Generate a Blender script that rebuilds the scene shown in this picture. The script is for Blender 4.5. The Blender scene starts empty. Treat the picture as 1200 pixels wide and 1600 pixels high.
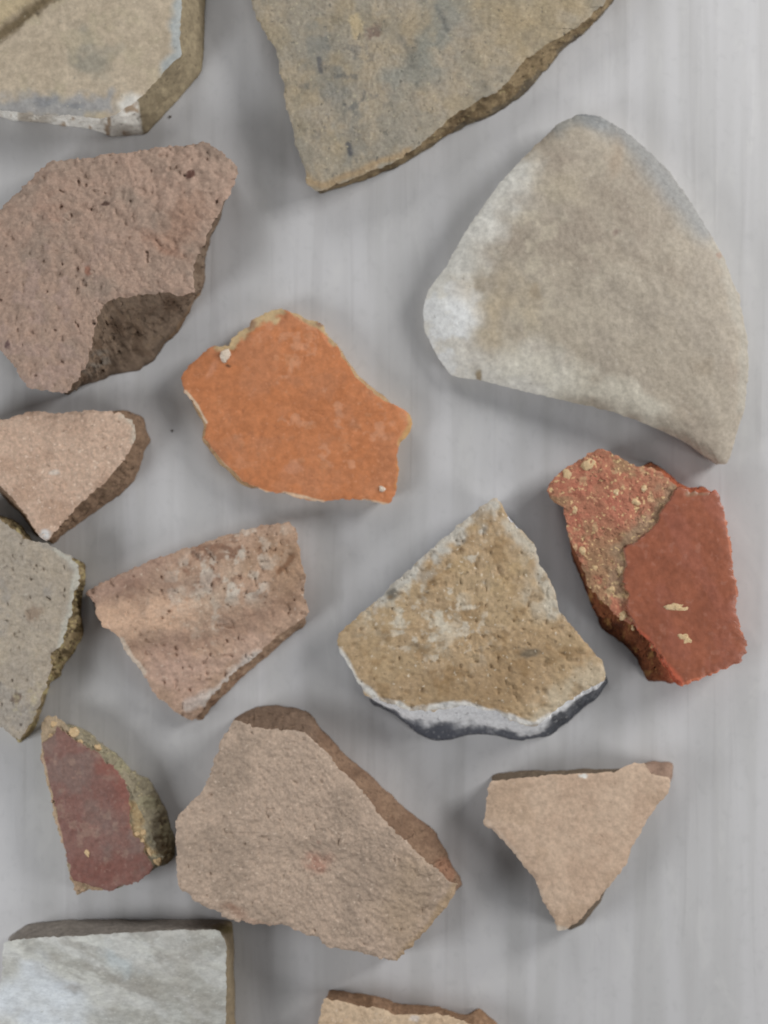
import bpy, math, random
import numpy as np

# ------------------------------------------------------------------ camera, world, light
S = 0.2 / 1200.0            # metres per photo pixel on the table
HC = 1800.0                 # camera height above the table, same unit
scene = bpy.context.scene
C = scene.collection

cam_data = bpy.data.cameras.new("camera")
cam = bpy.data.objects.new("camera", cam_data)
C.objects.link(cam)
cam.location = (0, 0, HC * S)
cam.rotation_euler = (0, 0, 0)
cam_data.sensor_fit = 'VERTICAL'
cam_data.sensor_height = 24.0
cam_data.lens = 24.0 * HC / 1600.0
cam_data.clip_start = 0.005
cam_data.clip_end = 50
cam_data.dof.use_dof = True
cam_data.dof.focus_distance = (HC - 165) * S
cam_data.dof.aperture_fstop = 4.6
scene.camera = cam

world = bpy.data.worlds.new("World")
scene.world = world
world.use_nodes = True
bg = world.node_tree.nodes["Background"]
bg.inputs[0].default_value = (0.95, 0.97, 1.0, 1)
bg.inputs[1].default_value = 0.12


def area(name, loc, target, w, h, power, col):
    d = bpy.data.lights.new(name, 'AREA')
    d.shape = 'RECTANGLE'
    d.size, d.size_y, d.energy, d.color = w, h, power, col
    o = bpy.data.objects.new(name, d)
    C.objects.link(o)
    o.location = loc
    from mathutils import Vector
    o.rotation_euler = (Vector(target) - Vector(loc)).to_track_quat('-Z', 'Y').to_euler()
    return o


area("ring_lamp_right_far", (0.40, 0.24, 0.22), (0.05, 0.03, 0), 0.17, 0.17, 1.66, (1.0, 0.995, 0.985))  # four area lamps added around the table to imitate soft surrounding light
area("ring_lamp_right_near", (0.36, -0.16, 0.19), (0.06, -0.05, 0), 0.14, 0.14, 0.50, (1.0, 0.995, 0.985))
area("ring_lamp_left", (-0.34, -0.15, 0.20), (-0.06, -0.02, 0), 0.14, 0.14, 0.74, (0.97, 0.985, 1.0))
area("ring_lamp_far", (-0.14, 0.44, 0.26), (0, 0.05, 0), 0.18, 0.15, 0.58, (1.0, 1.0, 0.99))

scene.view_settings.view_transform = 'Standard'
scene.view_settings.look = 'None'
scene.view_settings.exposure = 0.0
scene.view_settings.gamma = 1.0

# ------------------------------------------------------------------ helpers
rng = np.random.RandomState(7)


def _hash(ix, iy, iz, seed):
    h = (ix.astype(np.int64) * 374761393 + iy.astype(np.int64) * 668265263
         + iz.astype(np.int64) * 2147483647 + seed * 974634777)
    h = (h ^ (h >> 13)) * 1274126177
    h = h & 0x7fffffffffff
    h = h ^ (h >> 16)
    return (h & 0xffff).astype(np.float64) / 65535.0


def vnoise(x, y, z=0.0, seed=0):
    """smooth value noise, -1..1"""
    x = np.asarray(x, float); y = np.asarray(y, float)
    z = np.zeros_like(x) + z
    ix, iy, iz = np.floor(x), np.floor(y), np.floor(z)
    fx, fy, fz = x - ix, y - iy, z - iz
    f = lambda t: t * t * t * (t * (t * 6 - 15) + 10)
    u, v, w = f(fx), f(fy), f(fz)
    r = 0
    for dx in (0, 1):
        for dy in (0, 1):
            for dz in (0, 1):
                wt = (u if dx else 1 - u) * (v if dy else 1 - v) * (w if dz else 1 - w)
                r = r + wt * _hash(ix + dx, iy + dy, iz + dz, seed)
    return r * 2 - 1


def fbm(x, y, z=0.0, size=40.0, octs=4, gain=0.5, seed=0):
    r, a, t = 0, 1.0, 0
    x = np.asarray(x, float); y = np.asarray(y, float); z = np.zeros_like(x) + z
    f = 1.0 / size
    for o in range(octs):
        r = r + a * vnoise(x * f + 17.3 * o, y * f - 9.1 * o, z * f + 3.3 * o, seed + o)
        t += a; a *= gain; f *= 2.03
    return r / t * 1.6


def sstep(a, b, x):
    t = np.clip((x - a) / (b - a), 0, 1)
    return t * t * (3 - 2 * t)


def lin(c, k=1.0):
    out = []
    for v in c:
        v = v / 255.0
        v = v / 12.92 if v <= 0.04045 else ((v + 0.055) / 1.055) ** 2.4
        out.append(min(v * k, 0.95))
    return tuple(out)


def seg_dist(x, y, pts):
    """distance to a polyline"""
    d = np.full(np.shape(x), 1e9)
    for (x0, y0), (x1, y1) in zip(pts[:-1], pts[1:]):
        vx, vy = x1 - x0, y1 - y0
        t = np.clip(((x - x0) * vx + (y - y0) * vy) / (vx * vx + vy * vy + 1e-9), 0, 1)
        d = np.minimum(d, np.hypot(x - x0 - t * vx, y - y0 - t * vy))
    return d


def inside(x, y, poly):
    r = np.zeros(np.shape(x), bool)
    n = len(poly)
    for i in range(n):
        x0, y0 = poly[i]; x1, y1 = poly[(i + 1) % n]
        c = ((y0 > y) != (y1 > y)) & (x < (x1 - x0) * (y - y0) / ((y1 - y0) + 1e-9) + x0)
        r ^= c
    return r


def warp(x, y, amp, size, seed):
    return (x + amp * fbm(x, y, 0, size, 3, .5, seed), y + amp * fbm(x, y, 0, size, 3, .5, seed + 50))


def blob(cx, cy, rx, ry, rot=0, soft=.4, w=.25, seed=1):
    """irregular patch mask"""
    def f(x, y):
        x2, y2 = warp(x, y, w * min(rx, ry) * 2, max(rx, ry) * .7 + 3, seed + int(cx))
        c, s = math.cos(math.radians(rot)), math.sin(math.radians(rot))
        u = ((x2 - cx) * c + (y2 - cy) * s) / rx
        v = (-(x2 - cx) * s + (y2 - cy) * c) / ry
        d = np.sqrt(u * u + v * v)
        return 1 - sstep(1 - soft, 1 + soft, d)
    return f


def band(pts, width, soft=.5, w=.5, seed=3, size=20):
    def f(x, y):
        x2, y2 = warp(x, y, w * width, size, seed)
        d = seg_dist(x2, y2, pts)
        return 1 - sstep(width * (1 - soft), width * (1 + soft), d)
    return f


def mottle(size, lo, hi, seed, octs=4, stretch=1.0, rot=0):
    def f(x, y):
        c, s = math.cos(math.radians(rot)), math.sin(math.radians(rot))
        u, v = x * c + y * s, (-x * s + y * c) * stretch
        return sstep(lo, hi, fbm(u, v, 0, size, octs, .55, seed))
    return f


def times(*fs):
    def f(x, y):
        r = 1
        for g in fs:
            r = r * g(x, y)
        return r
    return f


# ------------------------------------------------------------------ materials
def new_mat(name):
    m = bpy.data.materials.new(name)
    m.use_nodes = True
    nt = m.node_tree
    b = nt.nodes["Principled BSDF"]
    return m, nt, b


def nnode(nt, typ, **kw):
    n = nt.nodes.new(typ)
    for k, v in kw.items():
        setattr(n, k, v)
    return n


def mixc(nt, fac, a, b, blend='MIX'):
    m = nnode(nt, 'ShaderNodeMix', data_type='RGBA', blend_type=blend)
    for sock, val in ((m.inputs[0], fac), (m.inputs[6], a), (m.inputs[7], b)):
        if hasattr(val, 'links'):
            nt.links.new(val, sock)
        elif isinstance(val, (int, float)):
            sock.default_value = val
        else:
            sock.default_value = (*val[:3], 1)
    return m.outputs[2]


def ramp(nt, src, lo, hi, smooth=True):
    r = nnode(nt, 'ShaderNodeMapRange', interpolation_type='SMOOTHSTEP' if smooth else 'LINEAR')
    nt.links.new(src, r.inputs[0])
    r.inputs[1].default_value, r.inputs[2].default_value = lo, hi
    return r.outputs[0]


def noise(nt, vec, scale, detail=4, rough=.55, dist=0.0, off=0):
    n = nnode(nt, 'ShaderNodeTexNoise')
    n.inputs['Scale'].default_value = scale
    n.inputs['Detail'].default_value = detail
    n.inputs['Roughness'].default_value = rough
    n.inputs['Distortion'].default_value = dist
    v = vec
    if off:
        a = nnode(nt, 'ShaderNodeVectorMath', operation='ADD')
        nt.links.new(vec, a.inputs[0]); a.inputs[1].default_value = (off, off * 1.7, off * .3)
        v = a.outputs[0]
    nt.links.new(v, n.inputs['Vector'])
    return n.outputs['Fac']


def clay(name, c1, c2, dark, light, big=.12, fine=1.3, dk=(.62, .72), lt=(.62, .72), dks=.8, lts=.8,
         bump=.5, bsize=2.2, rough=.85, k=1.0, spec=.25, stretch=None, fineamt=.35):
    """fired clay: two tones in clouds, dark pores, pale grits, fine grain; 'patch' carries stains, slips and some painted light and shade"""
    m, nt, b = new_mat(name)
    tc = nnode(nt, 'ShaderNodeTexCoord')
    mp = nnode(nt, 'ShaderNodeMapping')
    mp.inputs['Scale'].default_value = (1000, 1000, 1000) if not stretch else tuple(1000 * s for s in stretch)
    nt.links.new(tc.outputs['Object'], mp.inputs[0])
    V = mp.outputs[0]
    n1 = ramp(nt, noise(nt, V, big, 5, .6, .3), .36, .64)
    col = mixc(nt, n1, lin(c1, k), lin(c2, k))
    n2 = ramp(nt, noise(nt, V, fine, 3, .65, 0, 11), .3, .7)
    dkc = tuple(v * .72 for v in lin(c1, k)); ltc = tuple(min(.95, v * 1.22) for v in lin(c2, k))
    fl = mixc(nt, n2, dkc, ltc)
    col = mixc(nt, fineamt, col, fl)
    at = nnode(nt, 'ShaderNodeAttribute', attribute_name='patch')
    col = mixc(nt, at.outputs['Alpha'], col, at.outputs['Color'])
    n2b = ramp(nt, noise(nt, V, fine * 1.4, 4, .7, 0, 31), .3, .7)
    grain = nnode(nt, 'ShaderNodeMapRange')
    nt.links.new(n2b, grain.inputs[0]); grain.inputs[3].default_value = .86; grain.inputs[4].default_value = 1.12
    gcol = nnode(nt, 'ShaderNodeCombineColor')
    for i in range(3):
        nt.links.new(grain.outputs[0], gcol.inputs[i])
    col = mixc(nt, 1.0, col, gcol.outputs[0], 'MULTIPLY')
    nd = ramp(nt, noise(nt, V, .75, 2, .5, 0, 23), dk[0], dk[1])
    ms = nnode(nt, 'ShaderNodeMath', operation='MULTIPLY'); nt.links.new(nd, ms.inputs[0]); ms.inputs[1].default_value = dks
    col = mixc(nt, ms.outputs[0], col, lin(dark, k))
    nl = ramp(nt, noise(nt, V, 1.0, 2, .5, 0, 47), lt[0], lt[1])
    ms2 = nnode(nt, 'ShaderNodeMath', operation='MULTIPLY'); nt.links.new(nl, ms2.inputs[0]); ms2.inputs[1].default_value = lts
    col = mixc(nt, ms2.outputs[0], col, lin(light, k))
    nt.links.new(col, b.inputs['Base Color'])
    b.inputs['Roughness'].default_value = rough
    b.inputs['Specular IOR Level'].default_value = spec
    hb = noise(nt, V, bsize, 4, .65, 0, 5)
    hs = nnode(nt, 'ShaderNodeMath', operation='SUBTRACT'); nt.links.new(hb, hs.inputs[0]); nt.links.new(nd, hs.inputs[1])
    bp = nnode(nt, 'ShaderNodeBump')
    bp.inputs['Strength'].default_value = bump
    bp.inputs['Distance'].default_value = .00035
    nt.links.new(hs.outputs[0], bp.inputs['Height'])
    nt.links.new(bp.outputs[0], b.inputs['Normal'])
    return m


# ------------------------------------------------------------------ table
def make_table():
    m, nt, b = new_mat("pale_wood_grain_laminate")
    tc = nnode(nt, 'ShaderNodeTexCoord')

    def mapped(sx, sy, rot=0.0):
        mp = nnode(nt, 'ShaderNodeMapping')
        mp.inputs['Scale'].default_value = (sx, sy, 1)
        mp.inputs['Rotation'].default_value = (0, 0, rot)
        nt.links.new(tc.outputs['Object'], mp.inputs[0])
        return mp.outputs[0]
    a = ramp(nt, noise(nt, mapped(110, 6, .02), 1, 2, .5, .5), .38, .62)
    col = mixc(nt, a, lin((193, 192, 192)), lin((202, 201, 202)))
    f = ramp(nt, noise(nt, mapped(260, 14, .02), 1, 2, .5, .6, 9), .50, .75)
    fm = nnode(nt, 'ShaderNodeMath', operation='MULTIPLY'); nt.links.new(f, fm.inputs[0]); fm.inputs[1].default_value = .26
    col = mixc(nt, fm.outputs[0], col, lin((177, 175, 175)))
    g = ramp(nt, noise(nt, mapped(120, 60), 1, 3, .6, .8, 3), .50, .74)
    gm = nnode(nt, 'ShaderNodeMath', operation='MULTIPLY'); nt.links.new(g, gm.inputs[0]); gm.inputs[1].default_value = .28
    col = mixc(nt, gm.outputs[0], col, lin((214, 213, 211)))
    h = ramp(nt, noise(nt, mapped(420, 300), 1, 3, .6, .4, 3), .52, .72)
    hm = nnode(nt, 'ShaderNodeMath', operation='MULTIPLY'); nt.links.new(h, hm.inputs[0]); hm.inputs[1].default_value = .22
    col = mixc(nt, hm.outputs[0], col, lin((174, 174, 174)))
    nt.links.new(col, b.inputs['Base Color'])
    b.inputs['Roughness'].default_value = .55
    b.inputs['Specular IOR Level'].default_value = .3
    bp = nnode(nt, 'ShaderNodeBump'); bp.inputs['Strength'].default_value = .12; bp.inputs['Distance'].default_value = .0003
    nt.links.new(f, bp.inputs['Height']); nt.links.new(bp.outputs[0], b.inputs['Normal'])
    import bmesh
    bm = bmesh.new()
    bmesh.ops.create_cube(bm, size=1)
    for v in bm.verts:
        v.co.x *= 1.4; v.co.y *= .9; v.co.z = v.co.z * .025 - .0125
    bmesh.ops.bevel(bm, geom=[e for e in bm.edges], offset=.002, segments=2, affect='EDGES')
    me = bpy.data.meshes.new("table_top"); bm.to_mesh(me); bm.free()
    o = bpy.data.objects.new("table_top", me); C.objects.link(o)
    me.materials.append(m)
    o['kind'] = 'structure'
    o['label'] = 'pale grey wood-grain table top under all the sherds'


make_table()


# ------------------------------------------------------------------ sherd builder
def to_world(px, py, z):
    k = (HC - z) / HC * S
    return (px - 600) * k, -(py - 800) * k, z * S


def resample(pts, base, n, jit, seed, corner=0.0):
    P = np.array(pts, float); B = np.array(base, float)
    Q = np.vstack([P, P[:1]]); R = np.vstack([B, B[:1]])
    L = np.concatenate([[0], np.cumsum(np.hypot(*np.diff(Q, axis=0).T))])
    t = np.linspace(0, L[-1], n, endpoint=False)
    out = np.stack([np.interp(t, L, Q[:, i]) for i in (0, 1)], 1)
    bas = np.stack([np.interp(t, L, R[:, i]) for i in (0, 1)], 1)
    # light smoothing rounds the traced corners
    for _ in range(3):
        out = (np.roll(out, 1, 0) + 2 * out + np.roll(out, -1, 0)) / 4
        bas = (np.roll(bas, 1, 0) + 2 * bas + np.roll(bas, -1, 0)) / 4
    jx = fbm(out[:, 0], out[:, 1], 0, 16, 4, .65, seed) * jit
    jy = fbm(out[:, 0], out[:, 1], 0, 16, 4, .65, seed + 90) * jit
    jx = jx + fbm(out[:, 0], out[:, 1], 0, 6, 2, .6, seed + 150) * jit * .8
    jy = jy + fbm(out[:, 0], out[:, 1], 0, 6, 2, .6, seed + 170) * jit * .8
    out = out + np.stack([jx, jy], 1)
    bx = fbm(bas[:, 0], bas[:, 1], 0, 26, 4, .6, seed + 7) * jit * 1.3
    by = fbm(bas[:, 0], bas[:, 1], 0, 26, 4, .6, seed + 97) * jit * 1.3
    bas = bas + np.stack([bx, by], 1)
    return out, bas


def link_mesh(name, verts, faces, patch, mat, parent, origin):
    used = np.unique(np.concatenate([f.ravel() for f in faces]))
    remap = -np.ones(len(verts), int); remap[used] = np.arange(len(used))
    me = bpy.data.meshes.new(name)
    V = verts[used] - np.array(origin)
    fl = []
    for f in faces:
        fl += remap[f].tolist()
    me.from_pydata(V.tolist(), [], fl)
    me.polygons.foreach_set('use_smooth', [True] * len(me.polygons))
    at = me.attributes.new('patch', 'FLOAT_COLOR', 'POINT')
    at.data.foreach_set('color', patch[used].astype(np.float32).ravel())
    me.materials.append(mat)
    me.update()
    o = bpy.data.objects.new(name, me); C.objects.link(o)
    o.parent = parent
    return o


def comp(patch, x, y, layers, sel=None):
    """composite pigment and painted light layers (mask, colour, strength) into the patch attribute"""
    for mask, col, st in layers:
        a = np.clip(mask(x, y) * st, 0, 1)
        if sel is not None:
            a = a * sel
        c = np.array(lin(col) if max(col) > 1 else col)
        pa = patch[:, 3]
        na = a + pa * (1 - a)
        for i in range(3):
            patch[:, i] = np.where(na > 1e-4, (c[i] * a + patch[:, i] * pa * (1 - a)) / np.maximum(na, 1e-4), c[i])
        patch[:, 3] = na


def sherd(label, verts, h, center, mat_face, mat_edge, n=520, rings=90, wall=14, jit=1.6, seed=1,
          relief=None, big=lambda x, y: 0 * x, rough=(2.0, 22), fine=(.7, 6), edge_drop=(2.0, 5.0), inset=9.0,
          wall_amp=3.0, layers=(), wall_layers=(), lift=None, split=None, mat_split=None, split_name=None,
          split_label=None, face_name='outer_face', slip_raise=2.0, category='potsherd', wall_curve=0.0):
    top = [v[0] for v in verts]
    cx, cy = center
    base = []
    for v in verts:
        if len(v) > 1:
            base.append(v[1])
        else:
            dx, dy = cx - v[0][0], cy - v[0][1]
            l = math.hypot(dx, dy)
            base.append((v[0][0] + dx / l * inset, v[0][1] + dy / l * inset))
    T, B = resample(top, base, n, jit, seed)
    R = np.linspace(0, 1, rings + 1)[1:]
    R = 1 - (1 - R) ** 1.15
    # --- top rings
    X = [np.array([cx])]; Y = [np.array([cy])]; Rr = [np.array([0.])]
    Ts = T.copy()
    for _ in range(60):
        Ts = (np.roll(Ts, 1, 0) + 2 * Ts + np.roll(Ts, -1, 0)) / 4
    for r in R:
        q = r ** 7
        Tb = Ts * (1 - q) + T * q
        X.append(cx + (Tb[:, 0] - cx) * r); Y.append(cy + (Tb[:, 1] - cy) * r); Rr.append(np.full(n, r))
    X = np.concatenate(X); Y = np.concatenate(Y); Rr = np.concatenate(Rr)
    ang = np.hypot(T[:, 0] - cx, T[:, 1] - cy)
    D = np.concatenate([[ang.min()]] + [(1 - r) * ang for r in R])
    zb = h + big(X, Y)
    zn = fbm(X, Y, 0, rough[1], 4, .5, seed + 11) * rough[0] + fbm(X, Y, 0, fine[1], 2, .6, seed + 21) * fine[0]
    z = zb + zn
    if relief is not None:
        z = z + relief(X, Y)
    z = z - edge_drop[0] * np.exp(-D / edge_drop[1]) * (1 + min(.6, 1.2 / edge_drop[0]) * fbm(X, Y, 0, 14, 3, .6, seed + 31))
    smask = None
    if split is not None:
        smask = split(X, Y) > .5
        z = z + slip_raise * sstep(.3, .7, split(X, Y))
    wx = (X - 600) * (HC - zb) / HC; wy = -(Y - 800) * (HC - zb) / HC
    VT = np.stack([wx, wy, z], 1)
    tlast = len(VT) - n
    edge = VT[tlast:]
    # --- wall rings
    zl = np.zeros(n) if lift is None else lift(B[:, 0], B[:, 1])
    zl = zl + .3
    bx = (B[:, 0] - 600) * (HC - zl) / HC; by = -(B[:, 1] - 800) * (HC - zl) / HC
    bottom = np.stack([bx, by, zl], 1)
    d = bottom[:, :2] - edge[:, :2]
    tang = np.roll(edge[:, :2], -1, 0) - np.roll(edge[:, :2], 1, 0)
    nrm = np.stack([tang[:, 1], -tang[:, 0]], 1)
    cw = np.array([(cx - 600) * (HC - h) / HC, -(cy - 800) * (HC - h) / HC])
    sgn = np.sign(((edge[:, :2] - cw) * nrm).sum(1)); nrm = nrm * sgn[:, None]
    nrm = nrm / np.maximum(np.linalg.norm(nrm, axis=1), 1e-6)[:, None]
    outw = ((B - T) * np.stack([T[:, 0] - cx, T[:, 1] - cy], 1)).sum(1) / ang
    amp = np.clip(outw / 12.0, .12, 1.0)
    for _ in range(8):
        amp = (np.roll(amp, 1) + 2 * amp + np.roll(amp, -1)) / 4
    def soft(a, k):
        for _ in range(k):
            a = (np.roll(a, 1, 0) + 2 * a + np.roll(a, -1, 0)) / 4
        return a
    es, bs = soft(edge, 40), soft(bottom, 40)
    W = []
    WX = []; WY = []; U = []
    for i in range(1, wall + 1):
        u = i / wall
        p = es * (1 - u) + bs * u + (edge - es) * (1 - u) ** 4 + (bottom - bs) * u ** 4
        env = math.sin(math.pi * u)
        nz = fbm(p[:, 0], p[:, 1], p[:, 2] * 1.3, 20, 4, .6, seed + 41)
        nz = nz + .8 * fbm(p[:, 0], p[:, 1], p[:, 2] * 1.5, 9, 3, .6, seed + 43)
        rd = 1 - np.abs(fbm(p[:, 0], p[:, 1], p[:, 2] * 2.2, 30, 3, .5, seed + 47)) * 2
        off = ((nz * .8 + rd * .7) * wall_amp + wall_curve) * env * amp
        p = p.copy(); p[:, :2] += nrm * off[:, None]
        p[:, 2] += wall_amp * .5 * env * amp * fbm(p[:, 0], p[:, 1], p[:, 2], 14, 3, .6, seed + 45)
        W.append(p)
        k = HC / (HC - p[:, 2])
        WX.append(p[:, 0] * k + 600); WY.append(-p[:, 1] * k + 800); U.append(np.full(n, u))
    VW = np.vstack(W)
    last = W[-1]
    # underside
    inner = last.copy(); c0 = last[:, :2].mean(0)
    inner[:, :2] = c0 + (last[:, :2] - c0) * .8
    if lift is not None:
        inner[:, 2] = np.maximum(zl, 0.3) + 0 * zl + lift(np.full(n, cx), np.full(n, cy)) * .6
    cen = np.array([[c0[0], c0[1], inner[:, 2].mean()]])
    V = np.vstack([VT, VW, inner, cen]) * S
    a = np.arange(n); b = (a + 1) % n
    fan = np.stack([np.zeros(n, int), 1 + a, 1 + b], 1)
    quads = []
    for i in range(rings - 1):
        o0 = 1 + i * n; o1 = 1 + (i + 1) * n
        quads.append(np.stack([o0 + a, o1 + a, o1 + b, o0 + b], 1))
    quads = np.vstack(quads)
    wq = []
    for i in range(wall + 1):
        o0 = tlast + i * n; o1 = tlast + (i + 1) * n
        wq.append(np.stack([o0 + a, o1 + a, o1 + b, o0 + b], 1))
    wq = np.vstack(wq)
    bi = tlast + (wall + 1) * n
    bf = np.stack([bi + a, np.full(n, len(V) - 1), bi + b], 1)
    # orientation: outlines were traced clockwise in the picture
    area2 = np.sum(T[:, 0] * np.roll(T[:, 1], -1) - np.roll(T[:, 0], -1) * T[:, 1])
    flip = area2 > 0          # image y is down
    if flip:
        fan = fan[:, ::-1]; quads = quads[:, ::-1]; wq = wq[:, ::-1]; bf = bf[:, ::-1]
    # patches
    patch = np.zeros((len(V), 4))
    nt_ = len(VT)
    pt = patch[:nt_].copy()
    comp(pt, X, Y, layers)
    patch[:nt_] = pt
    pw = patch[nt_:nt_ + len(VW)].copy()
    WX = np.concatenate(WX); WY = np.concatenate(WY); U = np.concatenate(U)
    for lay in wall_layers:
        mask, col, st = lay[:3]
        ur = lay[3] if len(lay) > 3 else (-1, 2)
        us = sstep(ur[0] - .12, ur[0] + .12, U + .2 * fbm(WX, WY, 0, 18, 3, .6, seed + 3)) * (1 - sstep(ur[1] - .12, ur[1] + .12, U + .12 * fbm(WX, WY, 0, 18, 3, .6, seed + 3)))
        comp(pw, WX, WY, [(mask, col, st)], us)
    patch[nt_:nt_ + len(VW)] = pw
    # wall's first ring shares the face's rim vertices: give the wall its own copies
    Vfull = np.vstack([V, V[tlast:tlast + n]])
    rim = pw[:n].copy()
    pfull = np.vstack([patch, rim])
    wq = np.where((wq >= tlast) & (wq < tlast + n), wq - tlast + len(V), wq)
    org = (*[v for v in (cw * S)], 0.0)
    root = bpy.data.objects.new(category, None)
    C.objects.link(root)
    root.empty_display_size = .01
    root.location = org
    root['label'] = label; root['category'] = 'sherd'; root['group'] = 'pottery sherds laid out on the table'
    if split is None:
        link_mesh(face_name, Vfull, [fan, quads], pfull, mat_face, root, org)
    else:
        fm = smask[quads].sum(1) >= 2
        ff = smask[fan].sum(1) >= 2
        A = [q for q in (fan[ff], quads[fm]) if len(q)]
        Bf = [q for q in (fan[~ff], quads[~fm]) if len(q)]
        s = link_mesh(split_name, Vfull, A, pfull, mat_split, root, org)
        if split_label:
            s['label'] = split_label
        link_mesh(face_name, Vfull, Bf, pfull, mat_face, root, org)
    link_mesh('broken_edge', Vfull, [wq, bf], pfull, mat_edge, root, org)

    def zat(px, py):
        i = np.argmin((X - px) ** 2 + (Y - py) ** 2)
        return z[i]
    return root, zat


def no_patch(me):
    a = me.attributes.new('patch', 'FLOAT_COLOR', 'POINT')
    a.data.foreach_set('color', [0.0] * (4 * len(me.vertices)))


def grit(root, zat, px, py, rx, ry, rot, mat, seed, hgt=2.5, name='grit', label=None):
    import bmesh
    bm = bmesh.new()
    bmesh.ops.create_icosphere(bm, subdivisions=3, radius=1)
    P = np.array([v.co[:] for v in bm.verts])
    d = 1 + .55 * fbm(P[:, 0] * 10, P[:, 1] * 10, P[:, 2] * 10, 9, 3, .6, seed)
    P = P * d[:, None]
    c, s = math.cos(math.radians(rot)), math.sin(math.radians(rot))
    z0 = zat(px, py)
    k = (HC - z0) / HC
    for v, p in zip(bm.verts, P):
        x, y = p[0] * rx, p[1] * ry
        v.co = (((px - 600 + x * c - y * s) * k) * S - root.location.x,
                (-(py - 800 + x * s + y * c) * k) * S - root.location.y,
                (z0 - .6 + p[2] * hgt) * S)
    bmesh.ops.recalc_face_normals(bm, faces=bm.faces)
    for f in bm.faces:
        f.smooth = True
    me = bpy.data.meshes.new(name); bm.to_mesh(me); bm.free()
    no_patch(me)
    me.materials.append(mat)
    o = bpy.data.objects.new(name, me); C.objects.link(o); o.parent = root
    if label:
        o['label'] = label
    return o


one = lambda x, y: 1 + 0 * x


def poly_edge(*p):
    return list(p)


def W(*items):
    """(x,y) or ((x,y),(bx,by)) -> list of vertex tuples"""
    out = []
    for it in items:
        if isinstance(it[0], tuple):
            out.append(it)
        else:
            out.append((it,))
    return out


def tilt(cx, cy, gx, gy):
    return lambda x, y: (x - cx) * gx + (y - cy) * gy


def dome(cx, cy, rx, ry, a):
    return lambda x, y: -a * (((x - cx) / rx) ** 2 + ((y - cy) / ry) ** 2)


def add(*fs):
    return lambda x, y: sum(f(x, y) for f in fs)


def groove(pts, width, depth, seed=5):
    return lambda x, y: -depth * band(pts, width, .8, .6, seed, 10)(x, y)


def pits(size, thr, depth, seed):
    return lambda x, y: -depth * sstep(thr, thr + .35, fbm(x, y, 0, size, 2, .5, seed))


def lumps(size, amp, seed, octs=3):
    return lambda x, y: amp * fbm(x, y, 0, size, octs, .55, seed)


# ---- 1. top left grey slab ------------------------------------------------
m = clay('grey_olive_weathered_clay', (170, 156, 136), (180, 166, 146), (120, 116, 108), (200, 194, 176), big=.10, fine=.5,
         dk=(.66, .78), lt=(.64, .8), dks=.4, lts=.4, bump=.3, k=1.28, fineamt=.25)
e = clay('olive_brown_core', (128, 116, 95), (145, 132, 108), (94, 84, 68), (160, 150, 120), big=.2, fine=.6, dks=.5, lts=.3, bump=.4, k=1.25)
sherd('thick olive grey sherd with a white lower edge, cut off by top left corner',
      W((-160, -140), ((290, -140), (330, -140)), ((283, 0), (321, 0)), ((280, 60), (319, 62)), ((285, 86), (315, 112)),
        ((262, 106), (290, 143)), ((232, 138), (252, 184)), ((215, 156), (232, 206)), ((206, 162), (221, 212)),
        ((180, 180), (177, 213)), ((150, 184), (150, 204)), ((110, 178), (118, 198)), ((60, 180), (60, 191)),
        ((25, 174), (25, 190)), ((0, 171), (0, 183)), ((-60, 165), (-60, 178)), (-160, 150)),
      62, (90, 50), m, e, jit=1.4, seed=3, rough=(1.6, 40), fine=(.35, 8),
      relief=add(groove([(-60, 95), (0, 50), (80, -8), (150, -60)], 9, 7), lambda x, y: 5 * (1 - sstep(-26, 0, (x - 0) * .58 + (y - 50) * .81))),
      layers=[(blob(145, 85, 40, 22, 20, .7, .5), (142, 142, 132), .6), (mottle(30, .05, .7, 71), (188, 176, 150), .5),
              (band([(0, 165), (60, 168), (110, 165), (165, 160)], 17, .6, .6), (156, 160, 166), .7),
              (blob(70, 158, 18, 8, 0, .5, .5), (124, 128, 134), .5), (blob(115, 164, 16, 6, 0, .5, .5), (126, 130, 136), .5),
              (band([(196, 170), (214, 156)], 10, .8, .6), (228, 226, 220), .8), (band([(280, 0), (279, 60), (283, 86), (262, 106)], 13, .7, .5), (176, 184, 186), .8),
              (band([(-60, 95), (0, 52), (80, -8)], 9, .7, .3), (110, 94, 66), .85),  # shade in the groove painted as a dark brown line
              (lambda x, y: 1 - sstep(-14, -6, x * .58 + (y - 50) * .81), (196, 178, 144), .85)],
      wall_layers=[(lambda x, y: 1 - sstep(219, 224, x - (y - 200) * .15), (250, 246, 238), 1.0),
                   (times(lambda x, y: 1 - sstep(219, 222, x - (y - 200) * .15), mottle(14, .2, .5, 8)), (170, 142, 112), .85),
                   (times(lambda x, y: 1 - sstep(50, 110, x), mottle(18, -.1, .3, 9)), (150, 130, 104), .6)])

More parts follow.
